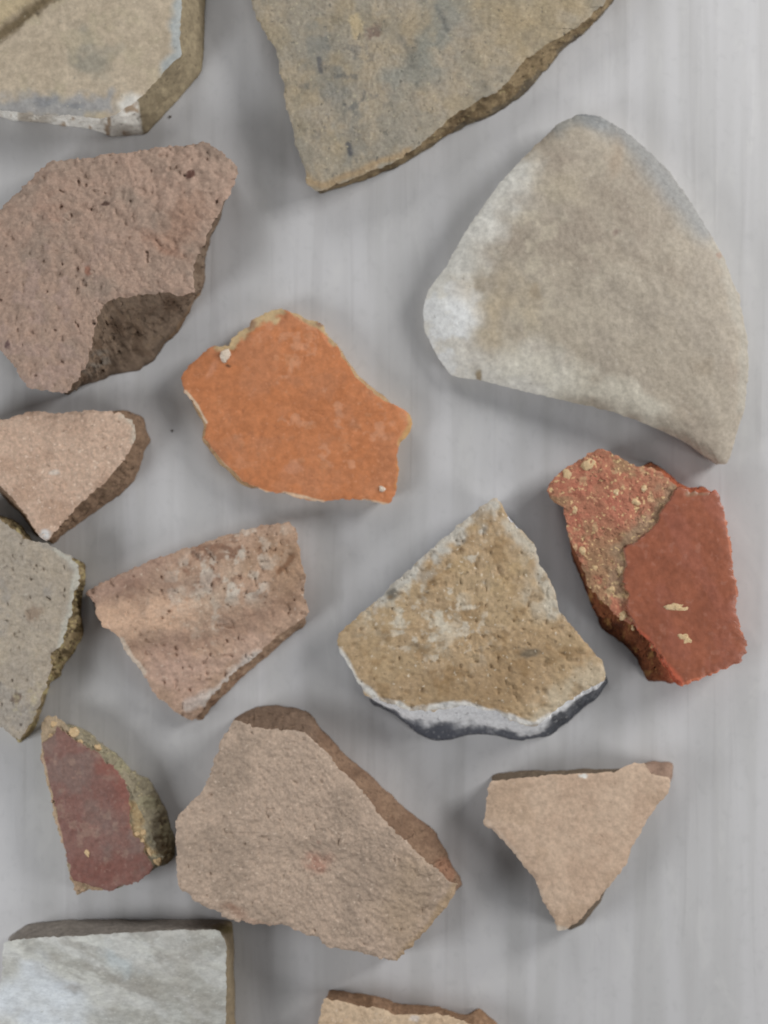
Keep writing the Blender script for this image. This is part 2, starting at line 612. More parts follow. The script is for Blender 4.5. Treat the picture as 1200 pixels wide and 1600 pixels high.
# ---- 2. top centre olive --------------------------------------------------
m = clay('olive_tan_clay', (166, 152, 130), (154, 145, 131), (108, 106, 98), (200, 190, 160), big=.11, fine=.9,
         dk=(.64, .76), lt=(.64, .78), dks=.6, lts=.5, bump=.6, k=1.22, fineamt=.3)
e = clay('brown_gritty_core', (122, 104, 78), (140, 122, 94), (74, 64, 50), (176, 162, 120), big=.2, fine=.9, dks=.7, lts=.6, bump=.7, k=1.1)
sherd('large olive tan sherd speckled blue grey, its point hanging down from the top edge',
      W((391, 0), (405, 35), (430, 75), (438, 112), (445, 135), (446, 165), (458, 200), (464, 235), (476, 262),
        (480, 290), ((497, 299), (500, 303)), ((512, 293), (520, 299)), ((545, 281), (548, 288)), ((575, 270), (580, 277)), ((612, 256), (618, 264)), ((650, 232), (663, 236)),
        ((685, 200), (702, 212)), ((720, 173), (737, 193)), ((755, 155), (774, 178)), ((785, 138), (808, 156)),
        ((800, 118), (830, 136)), ((820, 93), (851, 112)), ((858, 66), (880, 80)), ((900, 43), (911, 52)), ((950, 0), (957, 5)),
        (1010, -90), (850, -200), (400, -200), (370, -80)),
      52, (600, 60), m, e, n=640, rings=110, jit=2.0, seed=8, rough=(1.8, 30), fine=(.7, 6), wall_amp=4,
      layers=[(mottle(70, -.05, .6, 5, 4, 1.6, 80), (148, 146, 136), .4), (mottle(60, .0, .6, 15), (168, 152, 124), .5), (mottle(22, .1, .7, 16), (138, 134, 122), .4),
              (band([(495, 60), (500, 110), (535, 150), (550, 200), (545, 240)], 14, .9, 1.2, 4, 18), (132, 134, 130), .5),
              (band([(640, 130), (700, 20)], 24, .9, 1.0, 6, 30), (140, 144, 138), .6),
              (band([(680, 10), (700, 45)], 5, .8, .8), (104, 106, 104), .6), (band([(630, 60), (650, 100)], 7, .8, .8), (120, 118, 110), .6),
              (blob(583, 50, 14, 12, 0, .4, .4), (124, 102, 92), .7), (blob(560, 40, 10, 16, 0, .5, .4), (204, 184, 146), .7),
              (blob(820, 50, 70, 50, -30, .7, .4), (176, 157, 124), .6), (times(mottle(15, .45, .8, 25), blob(530, 170, 60, 130, 0, .6)), (104, 106, 106), .6),
              (band([(545, 225), (548, 240)], 4, .6, .4), (80, 82, 88), .8), (band([(500, 90), (503, 112)], 4, .6, .6), (84, 86, 92), .7),
              (band([(480, 275), (500, 293), (560, 268), (640, 235)], 7, .8, .6), (178, 148, 108), .6)],
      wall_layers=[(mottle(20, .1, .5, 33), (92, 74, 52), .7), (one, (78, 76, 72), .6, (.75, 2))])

# ---- 3. brown lump --------------------------------------------------------
m = clay('pinkish_brown_coarse_clay', (173, 147, 131), (162, 140, 125), (120, 96, 84), (196, 170, 154), big=.12, fine=.7,
         dk=(.70, .80), lt=(.60, .78), dks=.5, lts=.45, bump=.6, k=1.18, fineamt=.25)
e = clay('dark_brown_core', (122, 104, 88), (136, 117, 100), (74, 60, 50), (150, 128, 100), big=.16, fine=.7, dks=.7, lts=.35, bump=.6, k=.95)
sc = [(165, 318), (185, 336), (203, 352), (232, 368), (262, 392), (300, 404)]
sherd('thick pinkish brown coarse lump with a deep notch broken out of its lower right',
      W((-20, 342), (20, 307), (54, 268), (75, 253), (100, 250), (153, 242), (200, 238), (240, 230), (283, 225), (320, 219), (353, 240),
        (370, 262), (362, 292), ((350, 317), (350, 322)), ((335, 345), (341, 350)), ((322, 368), (330, 372)), ((312, 388), (324, 392)),
        ((302, 413), (322, 415)), ((300, 433), (319, 436)), ((306, 455), (315, 462)), ((280, 461), (300, 482)), ((247, 458), (276, 520)),
        ((213, 461), (257, 541)), ((180, 464), (241, 567)), ((162, 474), (215, 578)), ((151, 494), (185, 585)), ((147, 522), (166, 589)),
        ((138, 560), (146, 598)), ((124, 588), (126, 606)), ((104, 614), (106, 617)), (80, 612), (40, 603), (23, 577), (2, 550), (-25, 505), (-40, 420)),
      96, (140, 380), m, e, n=700, rings=120, wall=30, jit=2.4, seed=14, rough=(4.5, 46), fine=(1.2, 7), edge_drop=(5, 9), wall_amp=5,
      big=add(dome(150, 400, 240, 240, 10), tilt(150, 400, -.02, .03)),
      relief=add(groove(sc[:5], 4, 2.6), pits(12, .85, 3.0, 66), lumps(13, 2.8, 67),
                 lambda x, y: -3.5 * sstep(-5, 16, (x - 232) * .6 - (y - 368) * .8) * sstep(200, 240, x) * (1 - sstep(12, 60, (x - 232) * .6 - (y - 368) * .8)),
                 lambda x, y: 5 * blob(76, 262, 22, 12, -20)(x, y)),
      layers=[(blob(290, 365, 42, 34, -30, .6, .4), (166, 132, 112), .55), (band(sc[3:], 7, .9, .7), (152, 112, 92), .45), (mottle(50, .1, .8, 12), (150, 138, 126), .35),
              (times(mottle(26, .1, .5, 13), blob(80, 480, 110, 130)), (186, 160, 148), .55), (blob(297, 272, 7, 6), (92, 60, 52), .9), (blob(165, 319, 6, 4), (84, 60, 52), .85),  # pale mottling at lower left paints in the grazing light
              (blob(137, 421, 6, 8), (150, 98, 78), .7), (blob(80, 322, 28, 16, 0, .8, .6), (176, 144, 126), .5), (blob(12, 538, 4, 6), (92, 68, 70), .8),
              (blob(330, 230, 30, 14, 30, .6), (132, 116, 104), .6)],
      wall_layers=[(times(mottle(30, .0, .5, 22)), (98, 78, 62), .6), (blob(150, 575, 14, 14, 0, .8, .8), (146, 142, 134), .5),
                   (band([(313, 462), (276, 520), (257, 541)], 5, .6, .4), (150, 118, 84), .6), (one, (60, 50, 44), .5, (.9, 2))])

# ---- 4. small pink triangular piece, left ---------------------------------
m = clay('pale_pink_sandy_clay', (198, 172, 152), (188, 160, 140), (150, 120, 100), (226, 206, 188), big=.16, fine=.8,
         dk=(.66, .76), lt=(.62, .72), dks=.5, lts=.6, bump=.7, k=1.22, fineamt=.4)
e = clay('shaded_brown_core', (126, 103, 84), (142, 117, 96), (84, 66, 52), (160, 140, 110), big=.2, fine=.9, dks=.6, lts=.4, bump=.7, k=1.05)
sherd('small pale pink triangular sherd pointing down between the brown lump and the pitted grey sherd',
      W((-60, 664), (0, 655), (52, 643), (100, 645), (136, 641), ((189, 645), (200, 640)), ((206, 658), (224, 654)), ((211, 672), (229, 672)), ((212, 684), (236, 687)),
        ((203, 707), (224, 713)), ((189, 725), (211, 750)), ((160, 755), (188, 772)), ((122, 791), (140, 806)), ((95, 818), (106, 833)),
        ((76, 843), (80, 850)), (70, 847), ((60, 835), (58, 838)), ((42, 806), (38, 809)), ((0, 758), (-5, 764)), (-60, 700)),
      58, (90, 710), m, e, jit=2.2, seed=23, rough=(1.6, 30), fine=(.9, 6), edge_drop=(2.5, 5), wall_amp=4,
      relief=lumps(9, 1.0, 5),
      layers=[(blob(72, 838, 10, 9), (224, 222, 220), .95), (blob(84, 738, 8, 4), (224, 212, 200), .8), (band([(196, 650), (210, 664), (211, 690)], 8, .7, .5), (206, 198, 182), .7),
              (mottle(40, .0, .6, 35), (182, 150, 128), .45)],
      wall_layers=[(mottle(24, .0, .5, 55), (118, 96, 78), .5)])

# ---- 5. pitted grey, left edge --------------------------------------------
m = clay('pitted_grey_buff_clay', (186, 173, 155), (174, 163, 149), (128, 118, 108), (208, 202, 188), big=.14, fine=.7,
         dk=(.69, .80), lt=(.64, .78), dks=.6, lts=.5, bump=.8, k=1.05, fineamt=.35)
e = clay('yellowish_gritty_core', (150, 130, 98), (164, 146, 114), (104, 88, 66), (186, 170, 120), big=.25, fine=1.0, dk=(.56, .68), dks=.7, lts=.7, lt=(.58, .7), bump=1, k=1.05)
sherd('pitted grey buff sherd with a yellowish crumbly right side, cut off by the left edge',
      W((-60, 790), ((0, 812), (2, 803)), ((20, 826), (24, 815)), ((40, 842), (44, 834)), (60, 850), (75, 851), (90, 858), ((108, 871), (110, 868)), ((120, 882), (133, 880)), ((123, 908), (134, 911)),
        ((115, 930), (127, 936)), ((112, 955), (129, 966)), ((102, 984), (127, 1001)), ((95, 1008), (115, 1019)), ((76, 1022), (100, 1042)),
        ((79, 1043), (96, 1057)), ((70, 1072), (80, 1066)), ((62, 1100), (71, 1094)), ((48, 1124), (62, 1124)), ((37, 1145), (48, 1144)), ((28, 1158), (33, 1163)),
        (0, 1136), (-60, 1090)),
      60, (20, 970), m, e, jit=2.4, seed=31, rough=(2.2, 26), fine=(1.0, 6), edge_drop=(2.5, 5), wall_amp=6,
      relief=add(pits(11, .8, 2.6, 6), lumps(13, 2.4, 7)),
      layers=[(mottle(40, .0, .5, 45), (164, 158, 152), .5), (blob(24, 1092, 9, 9), (108, 88, 76), .8), (blob(50, 955, 12, 12, 0, .7), (150, 126, 106), .6),
              (band([(90, 858), (122, 890), (112, 950), (95, 1008)], 6, .7, .6), (206, 204, 192), .7), (times(mottle(30, .1, .5, 4), lambda x, y: sstep(1000, 1100, y)), (192, 180, 150), .6)],
      wall_layers=[(mottle(12, .0, .4, 56), (92, 78, 48), .7), (mottle(10, .3, .6, 57), (206, 190, 140), .7)])

# ---- 6. orange ------------------------------------------------------------
m = clay('orange_slip', (186, 118, 76), (190, 123, 82), (162, 100, 68), (222, 162, 126), big=.13, fine=.4,
         dk=(.68, .8), lt=(.60, .76), dks=.3, lts=.3, bump=.2, k=1.18, rough=.6, spec=.35, fineamt=.15)
e = clay('buff_orange_core', (190, 160, 122), (170, 136, 100), (120, 92, 66), (216, 196, 160), big=.3, fine=1, dks=.6, lts=.5, bump=.6, k=1.1)
tan1 = [(345, 545), (366, 523), (383, 517), (392, 507), (410, 500), (432, 496)]
sherd('bright orange smooth sherd with buff chipped rim, in the upper middle',
      W((282, 590), (294, 573), (328, 542), (350, 538), (358, 540), (362, 526), (372, 519), (388, 511), (392, 498), (417, 486), (441, 481), (465, 489), (479, 498),
        (503, 505), (512, 524), ((523, 535), (526, 534)), ((537, 562), (541, 561)), ((557, 591), (561, 588)), ((578, 609), (582, 606)), ((602, 628), (606, 625)),
        (622, 635), (640, 646), (644, 662), (639, 679), (625, 692), (619, 713), (622, 733), (620, 764),
        (609, 789), (595, 787), (567, 781), (540, 779), (506, 785), (465, 778), ((444, 769), (443, 772)), (420, 770), ((397, 761), (395, 764)), ((380, 754), (377, 757)), ((349, 722), (345, 725)),
        ((317, 684), (314, 686)), ((323, 661), (319, 660)), ((306, 634), (302, 635)), (287, 610)),
      36, (470, 640), m, e, jit=1.6, seed=42, rough=(1.2, 60), fine=(.25, 8), edge_drop=(1.6, 4), wall_amp=2.5,
      big=dome(470, 640, 220, 220, 6),
      relief=add(lambda x, y: -3.0 * band([(350, 545), (374, 514), (396, 498), (432, 484)], 14, .4, .6)(x, y),
                 lambda x, y: -3.0 * band([(462, 485), (485, 500), (506, 512), (524, 534)], 8, .4, .6)(x, y),
                 lambda x, y: -2.5 * band([(644, 650), (642, 676), (632, 690)], 9, .4, .5)(x, y), pits(14, .8, 1.0, 3)),
      layers=[(mottle(18, .6, .9, 36), (206, 150, 112), .4), (times(mottle(50, .1, .6, 3)), (194, 132, 96), .5), (mottle(80, -.1, .6, 31), (182, 114, 72), .3), (times(mottle(22, .35, .7, 9), blob(490, 640, 120, 110)), (216, 158, 124), .55),
              (band([(352, 540), (374, 513), (396, 497), (434, 484)], 13, .35, .6, 3, 12), (204, 178, 136), .97),
              (band([(462, 484), (485, 499), (506, 511), (526, 534)], 8, .4, .6, 3, 12), (194, 168, 128), .97),
              (band([(644, 650), (642, 676), (630, 692)], 8, .4, .5), (200, 158, 106), .95), (blob(391, 505, 7, 9), (150, 116, 94), .8), (blob(500, 506, 5, 4), (150, 112, 92), .8),
              (band([(290, 612), (308, 634), (322, 660)], 2.6, .4, .3), (226, 204, 176), .9), (band([(316, 688), (350, 726), (380, 756), (420, 771)], 2.6, .5, .5), (226, 198, 166), .9),
              (band([(444, 770), (506, 785)], 2.6, .5, .5), (224, 196, 166), .9), (band([(567, 782), (608, 789)], 3, .5, .5), (224, 196, 166), .9),
              (blob(330, 578, 5, 14, 35, .6), (214, 150, 116), .6), (blob(457, 732, 14, 8), (214, 150, 116), .6), (blob(356, 572, 4, 3), (96, 62, 40), .9),
              (band([(626, 560 + 150), (622, 760)], 4, .6, .6), (206, 140, 80), .6)],
      wall_layers=[(mottle(16, .1, .4, 44), (160, 116, 80), .6)])

# ---- 7. large pale domed sherd on the right -------------------------------
m = clay('pale_buff_worn_glaze', (196, 184, 166), (184, 172, 156), (146, 136, 122), (222, 216, 204), big=.06, fine=.6,
         dk=(.66, .8), lt=(.62, .8), dks=.3, lts=.3, bump=.25, k=.84, rough=.6, spec=.35, fineamt=.12)
e = clay('grey_buff_core', (168, 162, 150), (190, 184, 172), (110, 108, 106), (220, 216, 206), big=.2, fine=.7, dks=.5, lts=.4, bump=.5, k=1.0)


def lift7(x, y):
    return 26 * np.exp(-((seg_dist(x, y, [(900, 628), (1060, 685)]) / 75) ** 2))


sherd('largest pale buff domed sherd with a white left side and grey blue upper right rim, light and shade painted in',
      W((661, 486), (670, 449), (696, 416), (733, 351), (780, 285), (827, 234), (873, 190), (906, 173), (939, 177), (976, 197),
        (1013, 229), (1051, 267), (1088, 320), (1107, 351), (1135, 402), (1158, 458), (1171, 519), (1174, 570), (1167, 635),
        (1153, 687), (1141, 724), ((1127, 725), (1120, 728)), ((1107, 712), (1104, 716)), ((1074, 689), (1073, 692)), ((1013, 661), (1012, 663)), (957, 642), (901, 628), (827, 612), (752, 593),
        (705, 585), (682, 551), (663, 514)),
      64, (930, 450), m, e, n=700, rings=130, jit=1.1, seed=52, rough=(1.6, 70), fine=(.35, 9), edge_drop=(13, 15), wall_amp=1.5, inset=12,
      big=add(lambda x, y: -44 * (((x - 940) * .75 + (y - 440) * -.55) / 300) ** 2, lambda x, y: -12 * (((x - 940) * .55 + (y - 440) * .75) / 300) ** 2), lift=lift7,
      relief=lumps(34, 1.2, 41),
      layers=[(mottle(90, -.1, .5, 51, 5, 1.8, 60), (178, 166, 148), .4), (mottle(110, .0, .8, 53, 5, 1.7, 50), (158, 144, 129), .5), (mottle(34, .25, .7, 57, 4, 2, 55), (184, 173, 156), .3),
              (times(mottle(26, .0, .5, 54), blob(800, 420, 120, 180, 30, .8)), (206, 195, 174), .5),
              (band([(661, 486), (730, 600), (830, 612)], 46, .95, .5, 5, 40), (240, 236, 226), .9), (band([(661, 500), (670, 449), (733, 351), (790, 275)], 36, .95, .5, 7, 30), (236, 234, 226), .85),  # white left rim, brightened in colour as the lit side
              (times(blob(690, 500, 50, 80, 20, .5), mottle(30, -.3, .3, 58)), (244, 245, 244), .9), (band([(790, 560), (860, 590), (1000, 640)], 26, .8, .9, 8, 30), (218, 212, 196), .6), (blob(765, 485, 50, 40, 60, .95, .4), (204, 186, 156), .6),
              (band([(868, 195), (906, 176), (940, 182)], 16, .7, .4), (152, 152, 148), .8), (band([(906, 172), (930, 174)], 5, .5, .2), (88, 90, 94), .9),
              (band([(925, 180), (976, 205), (1013, 240), (1051, 282), (1085, 335), (1100, 352)], 24, .8, .25, 6, 60), (142, 144, 145), .8),  # upper right rim greyed in colour as the shaded side
              (band([(1120, 380), (1150, 460), (1168, 540), (1165, 640)], 9, .8, .5), (170, 164, 152), .7),
              (blob(1098, 573, 18, 14, 0, .7), (160, 146, 128), .6), (blob(963, 364, 6, 6), (142, 122, 112), .7), (blob(838, 455, 8, 12), (160, 144, 122), .6),
              (blob(1125, 397, 5, 6), (150, 118, 100), .6), (blob(960, 250, 12, 30, 10, .7), (176, 158, 138), .6), (blob(748, 590, 4, 12), (150, 128, 92), .8), (blob(880, 290, 30, 20, 30, .8), (180, 168, 146), .5),
              (blob(700, 590, 12, 4, 30), (180, 160, 130), .5)],
      wall_layers=[(lambda x, y: 1 - sstep(820, 900, x), (226, 224, 218), .8)])

# ---- 8. pink speckled concave sherd ---------------------------------------
m = clay('pink_buff_flaky_clay', (190, 160, 138), (176, 148, 128), (124, 92, 74), (220, 204, 184), big=.16, fine=.8,
         dk=(.66, .76), lt=(.64, .76), dks=.55, lts=.6, bump=.6, k=1.15, fineamt=.35)
e = clay('pink_brown_core', (152, 124, 102), (170, 142, 118), (110, 84, 66), (200, 180, 156), big=.2, fine=.9, dks=.6, lts=.5, bump=.7, k=1.05)


def ridge8(x, y):
    d = (y - 955) * .94 + (x - 200) * .30      # across the ridge, downwards positive
    return -13 * np.abs(d) / 60 * np.where(d < 0, 1.3, .8) - 3 * np.exp(-(d / 14) ** 2) + 12 * np.exp(-((d - 20) / 30) ** 2)


sherd('pinkish buff four-sided sherd with flaky pits and a curved ridge, left of the middle',
      W((132, 926), (147, 915), (210, 887), (250, 870), (297, 855), (343, 840), (393, 825), (437, 817), (453, 816), (463, 830), (470, 870),
        (477, 907), (475, 933), (484, 957), ((474, 966), (479, 976)), ((443, 987), (457, 991)), ((420, 1006), (428, 1016)), ((400, 1024), (404, 1037)), ((363, 1054), (370, 1065)),
        ((338, 1080), (345, 1091)), ((322, 1098), (329, 1107)), ((306, 1122), (313, 1127)), (297, 1127), (287, 1122), (257, 1097), (237, 1077), (223, 1053), (197, 1023), (187, 997),
        (163, 980), (147, 957), (144, 940)),
  52, (320, 960), m, e, jit=2.0, seed=61, rough=(2.2, 30), fine=(1.0, 6), edge_drop=(2.2, 5), wall_amp=3, big=ridge8,
      relief=add(pits(11, .7, 3.0, 61), lumps(16, 2.2, 62), lambda x, y: -4 * band([(150, 948), (225, 940), (300, 935), (400, 890), (470, 865)], 9, .9, .4)(x, y), lambda x, y: -3.5 * band([(205, 1015), (300, 1010), (400, 975), (470, 940)], 10, .9, .5)(x, y), groove([(435, 892), (455, 870)], 6, 4), groove([(283, 945), (310, 935)], 4, 3)),
      layers=[(times(mottle(24, -.1, .3, 63), band([(200, 905), (300, 870), (400, 850)], 24, .6, .6)), (134, 98, 78), .7), (times(mottle(11, .3, .6, 68), blob(360, 880, 110, 40, -20, .5)), (128, 92, 72), .7),
              (times(mottle(18, -.1, .3, 64), blob(350, 900, 95, 45, -25, .6)), (222, 212, 198), .85), (times(mottle(20, -.2, .3, 65), band([(300, 940), (325, 975)], 22, .6, .6)), (222, 214, 200), .8),
              (band([(165, 972), (230, 968), (290, 960)], 22, .8, .8, 4, 16), (224, 188, 160), .75), (blob(345, 925, 55, 30, -35, .8, .6), (206, 184, 162), .5), (band([(215, 1015), (300, 1008), (390, 975), (460, 930)], 15, .9, 1.2, 6, 16), (164, 132, 114), .45), (band([(240, 1060), (330, 1040), (400, 1005)], 16, .8, .7, 6, 20), (204, 174, 156), .6), (band([(150, 935), (230, 915), (330, 910)], 13, .8, .6, 8, 20), (158, 130, 114), .5), (band([(290, 1105), (340, 1078), (400, 1022)], 9, .6, .7), (214, 206, 198), .8),  # peach, dark and pale bands paint light and shade across the ridge
              (blob(280, 1050, 40, 30, 0, .8, .5), (196, 164, 148), .5), (blob(440, 880, 40, 50, 0, .7), (176, 142, 112), .6), (band([(436, 893), (456, 870)], 5, .6, .4), (138, 102, 76), .8),
              (band([(190, 1000), (200, 1022), (225, 1052)], 4, .5, .4), (226, 210, 192), .8), (band([(132, 925), (250, 880)], 16, .8, .6), (176, 146, 130), .7), (blob(350, 970, 20, 6), (176, 150, 132), .4)],  # upper left lip darkened in colour as if in shade
      wall_layers=[(mottle(20, .0, .5, 66), (140, 108, 86), .6)])

# ---- 9. tan sherd with dark underside -------------------------------------
m = clay('tan_ochre_worn_clay', (176, 150, 116), (184, 160, 130), (128, 112, 88), (222, 212, 194), big=.15, fine=.6,
         dk=(.65, .76), lt=(.65, .75), dks=.6, lts=.65, bump=.6, k=1.12, fineamt=.35)
e = clay('white_and_slate_edge', (196, 198, 202), (214, 214, 216), (150, 150, 154), (230, 230, 230), big=.2, fine=.7, dks=.5, lts=.4, bump=.5, k=1.0)
sherd('tan mottled sherd with a chipped white lower rim over a dark slate underside',
      W((527, 990), (560, 963), (602, 925), (644, 886), (675, 856), (725, 814), (755, 789), (774, 777), (786, 791), ((796, 814), (800, 812)),
        (836, 850), (843, 883), (863, 913), (874, 952), (893, 978), (924, 1015), (943, 1034), ((947, 1060), (951, 1066)),
        ((922, 1076), (927, 1096)), ((880, 1102), (884, 1132)), ((853, 1122), (858, 1150)), ((834, 1136), (838, 1154)), ((801, 1128), (815, 1157)), ((778, 1113), (778, 1151)),
        ((755, 1108), (760, 1148)), ((725, 1101), (735, 1147)), ((702, 1108), (706, 1155)), ((679, 1111), (679, 1158)), ((640, 1111), (652, 1146)),
        ((598, 1097), (621, 1118)), ((572, 1088), (580, 1098)), (564, 1072), (556, 1062), (547, 1042), (533, 1021), (526, 1003)),
      58, (740, 980), m, e, jit=1.8, seed=71, rough=(2.0, 34), fine=(.8, 7), edge_drop=(2.0, 5), wall_amp=3,
      big=dome(740, 980, 240, 240, 8),
      relief=add(pits(12, .65, 2.5, 72), lumps(12, .9, 73)),
      layers=[(mottle(40, -.1, .4, 71), (190, 166, 132), .6), (times(mottle(13, .35, .7, 78), blob(690, 940, 110, 90, -30, .6)), (224, 216, 200), .7), (blob(760, 1060, 130, 60, -10, .7, .5), (160, 132, 98), .6), (times(mottle(26, .0, .5, 72), blob(660, 960, 90, 60, -35)), (222, 214, 196), .8),
              (band([(590, 940), (675, 860), (770, 785)], 15, .7, .9, 3, 18), (208, 206, 198), .8), (band([(796, 814), (838, 870), (868, 945)], 12, .8, 1, 4, 22), (204, 198, 184), .75), (blob(850, 935, 22, 30, -30, .7), (200, 192, 176), .7),
              (band([(940, 1045), (900, 1075), (840, 1120)], 17, .8, .9, 9, 18), (204, 190, 166), .7), (blob(613, 930, 12, 8, -30, .6, .4), (104, 100, 92), .85), (blob(655, 1012, 20, 8, 0, .8, .5), (130, 118, 98), .6),
              (blob(824, 1017, 16, 6, 0, .6, .5), (118, 108, 92), .8), (blob(815, 893, 9, 5), (128, 116, 98), .7), (band([(700, 1104), (640, 1108), (590, 1092), (558, 1062), (530, 1015)], 5, .6, .6), (228, 226, 220), .9),
              (band([(690, 1106), (725, 1098), (790, 1120), (836, 1134), (860, 1118)], 5, .6, .6), (228, 226, 222), .9), (mottle(30, .3, .7, 80), (150, 120, 82), .5),
              (times(mottle(34, .0, .5, 85), blob(770, 870, 60, 60)), (190, 164, 124), .5)],
      wall_layers=[(one, (246, 246, 248), .95), (one, (92, 95, 104), .97, (.66, 2)), (lambda x, y: 1 - sstep(700, 725, x), (92, 95, 104), .97, (.42, 2)), (times(mottle(26, .0, .4, 77), one), (165, 167, 172), .5, (.4, .6)), (lambda x, y: sstep(845, 865, x), (74, 76, 82), .95, (.22, 2)), (lambda x, y: 1 - sstep(600, 640, x), (80, 82, 88), .8, (.4, 2))])

# ---- 10. red sherd on the right -------------------------------------------
m = clay('coarse_red_core', (190, 122, 98), (176, 126, 100), (134, 100, 78), (226, 196, 146), big=.22, fine=.8,
         dk=(.60, .72), lt=(.60, .68), dks=.6, lts=.85, bump=.9, k=1.08, fineamt=.35)
ms = clay('smooth_red_slip', (154, 92, 68), (142, 84, 62), (122, 66, 54), (160, 96, 80), big=.12, fine=.35,
          dk=(.70, .8), lt=(.64, .8), dks=.3, lts=.35, bump=.12, k=1.08, rough=.42, spec=.45, fineamt=.12)
e = clay('dark_red_brown_core', (122, 68, 42), (136, 80, 50), (76, 40, 26), (190, 140, 84), big=.25, fine=.7, dks=.7, lts=.5, bump=.9, k=.95)
slip10 = [(1062, 760), (1042, 786), (1028, 813), (1003, 840), (974, 857), (979, 884), (974, 908), (983, 934), (977, 952), (992, 978), (1012, 1000), (1030, 1022),
          (1046, 1048), (1060, 1066), (1066, 1100), (1300, 1100), (1300, 700), (1100, 740)]


def slipmask10(x, y):
    x2, y2 = warp(x, y, 2.4, 9, 91)
    return inside(x2, y2, slip10).astype(float)


r10, z10 = sherd('coarse red sherd half covered by smooth dark red slip, below the largest sherd',
      W((854, 763), (864, 748), (882, 732), (910, 714), (938, 700), (953, 705), (969, 714), (997, 726), ((1012, 729), (1018, 722)), ((1034, 738), (1037, 731)),
        ((1053, 757), (1057, 751)), ((1078, 768), (1078, 762)), ((1098, 768), (1099, 759)), (1119, 764), (1128, 776), (1131, 803), (1141, 847), (1145, 877), (1152, 927), (1150, 951), (1157, 982),
        (1168, 1004), (1166, 1022), (1154, 1036), (1126, 1047), (1092, 1062), (1066, 1073), ((1055, 1068), (1050, 1068)), ((1043, 1047), (1028, 1065)),
        ((1027, 1022), (1015, 1063)), ((1009, 998), (1003, 1047)), ((990, 979), (987, 1018)), ((969, 964), (973, 1003)), ((953, 951), (953, 992)), ((935, 936), (934, 974)),
        ((919, 914), (922, 938)), ((907, 880), (906, 904)), ((895, 853), (893, 868)), (886, 819), (880, 788), (864, 782)),
      62, (1015, 880), m, e, n=640, rings=110, wall=18, jit=2.4, seed=82, rough=(1.0, 60), fine=(.25, 8), edge_drop=(2.2, 5), wall_amp=6,
      relief=lambda x, y: (1 - slipmask10(x, y)) * (-3 + 3.2 * fbm(x, y, 0, 20, 4, .6, 84)),
      split=slipmask10, mat_split=ms, split_name='red_slip', face_name='exposed_core', split_label='smooth dark red slip on the right part of the sherd', slip_raise=2.5,
      layers=[(lambda x, y: slipmask10(x, y) * mottle(70, .0, .6, 186, 4, 2.2, 60)(x, y), (160, 98, 80), .45), (lambda x, y: slipmask10(x, y) * mottle(10, .55, .85, 187)(x, y), (172, 116, 96), .5), (lambda x, y: (1 - slipmask10(x, y)) * mottle(36, .0, .4, 86)(x, y), (158, 132, 100), .7), (lambda x, y: (1 - slipmask10(x, y)) * blob(930, 790, 55, 40, 60, .7)(x, y), (190, 116, 96), .6),
              (lambda x, y: (1 - slipmask10(x, y)) * band([(1050, 765), (1030, 800), (1000, 835), (968, 862), (972, 925)], 14, .6, .7)(x, y), (168, 142, 116), .8),
              (lambda x, y: (1 - slipmask10(x, y)) * mottle(15, .5, .8, 96)(x, y), (222, 192, 148), .6), (band([(992, 982), (1028, 1028), (1062, 1070)], 7, .6, .5), (204, 104, 76), .9),
              (band([(1129, 780), (1133, 810), (1146, 880), (1152, 940), (1160, 990)], 2.2, .5, .7), (196, 120, 88), .6), (band([(1150, 1038), (1066, 1072)], 3, .5, .6), (206, 120, 88), .8),
              (band([(1075, 772), (1105, 768)], 5, .6, .5), (140, 110, 84), .7), (band([(1100, 764), (1122, 766)], 5, .6, .5), (186, 104, 80), .7)],
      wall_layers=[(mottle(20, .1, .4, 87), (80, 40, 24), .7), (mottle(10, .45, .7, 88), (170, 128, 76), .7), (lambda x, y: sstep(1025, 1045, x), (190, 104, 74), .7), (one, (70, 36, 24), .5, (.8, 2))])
mg = clay('cream_grit', (218, 190, 150), (206, 176, 134), (180, 150, 110), (244, 230, 200), big=.5, fine=1.2, dks=.5, lts=.5, bump=.5, k=1.05)
for i, (x, y, a, b_, r_) in enumerate([(1057, 949, 17, 6.5, 3), (1070, 998, 10, 7, 30), (919, 725, 9, 8, -20), (886, 742, 7, 8, 0), (963, 770, 5, 6, 0), (993, 784, 6, 5.5, 30),
                                       (898, 797, 4, 7, 10), (955, 921, 7, 5, 10), (974, 961, 8, 6, 20), (970, 889, 6.5, 6, 0), (1006, 763, 5, 5, 0), (990, 980, 4, 3.5, 30), (911, 861, 5.5, 5, 0), (1005, 808, 3.5, 4, 0), (930, 887, 4, 4, 0)]):
    grit(r10, z10, x, y, a, b_, r_, mg, 100 + i, hgt=2.2 if i > 1 else 1.6)

# ---- 11. small dark red sherd, lower left ---------------------------------
m = clay('olive_grey_core_11', (150, 141, 120), (160, 150, 128), (106, 96, 76), (206, 192, 152), big=.25, fine=.8, dks=.6, lts=.7, lt=(.60, .7), bump=.9, k=1.05)
ms = clay('dull_dark_red_slip', (138, 104, 95), (128, 92, 84), (108, 78, 70), (160, 128, 116), big=.16, fine=.6,
          dk=(.66, .78), lt=(.60, .74), dks=.45, lts=.5, bump=.3, k=1.06, rough=.6, fineamt=.25)
slip11 = [(90, 1136), (108, 1148), (122, 1156), (135, 1166), (152, 1176), (170, 1192), (182, 1206), (198, 1230), (204, 1250), (202, 1280), (208, 1304), (222, 1318), (232, 1340), (238, 1352), (232, 1367),
          (218, 1378), (192, 1386), (168, 1392), (146, 1386), (130, 1378), (113, 1376), (104, 1340), (96, 1310), (86, 1276), (81, 1242), (70, 1211), (66, 1180), (67, 1162), (80, 1154)]


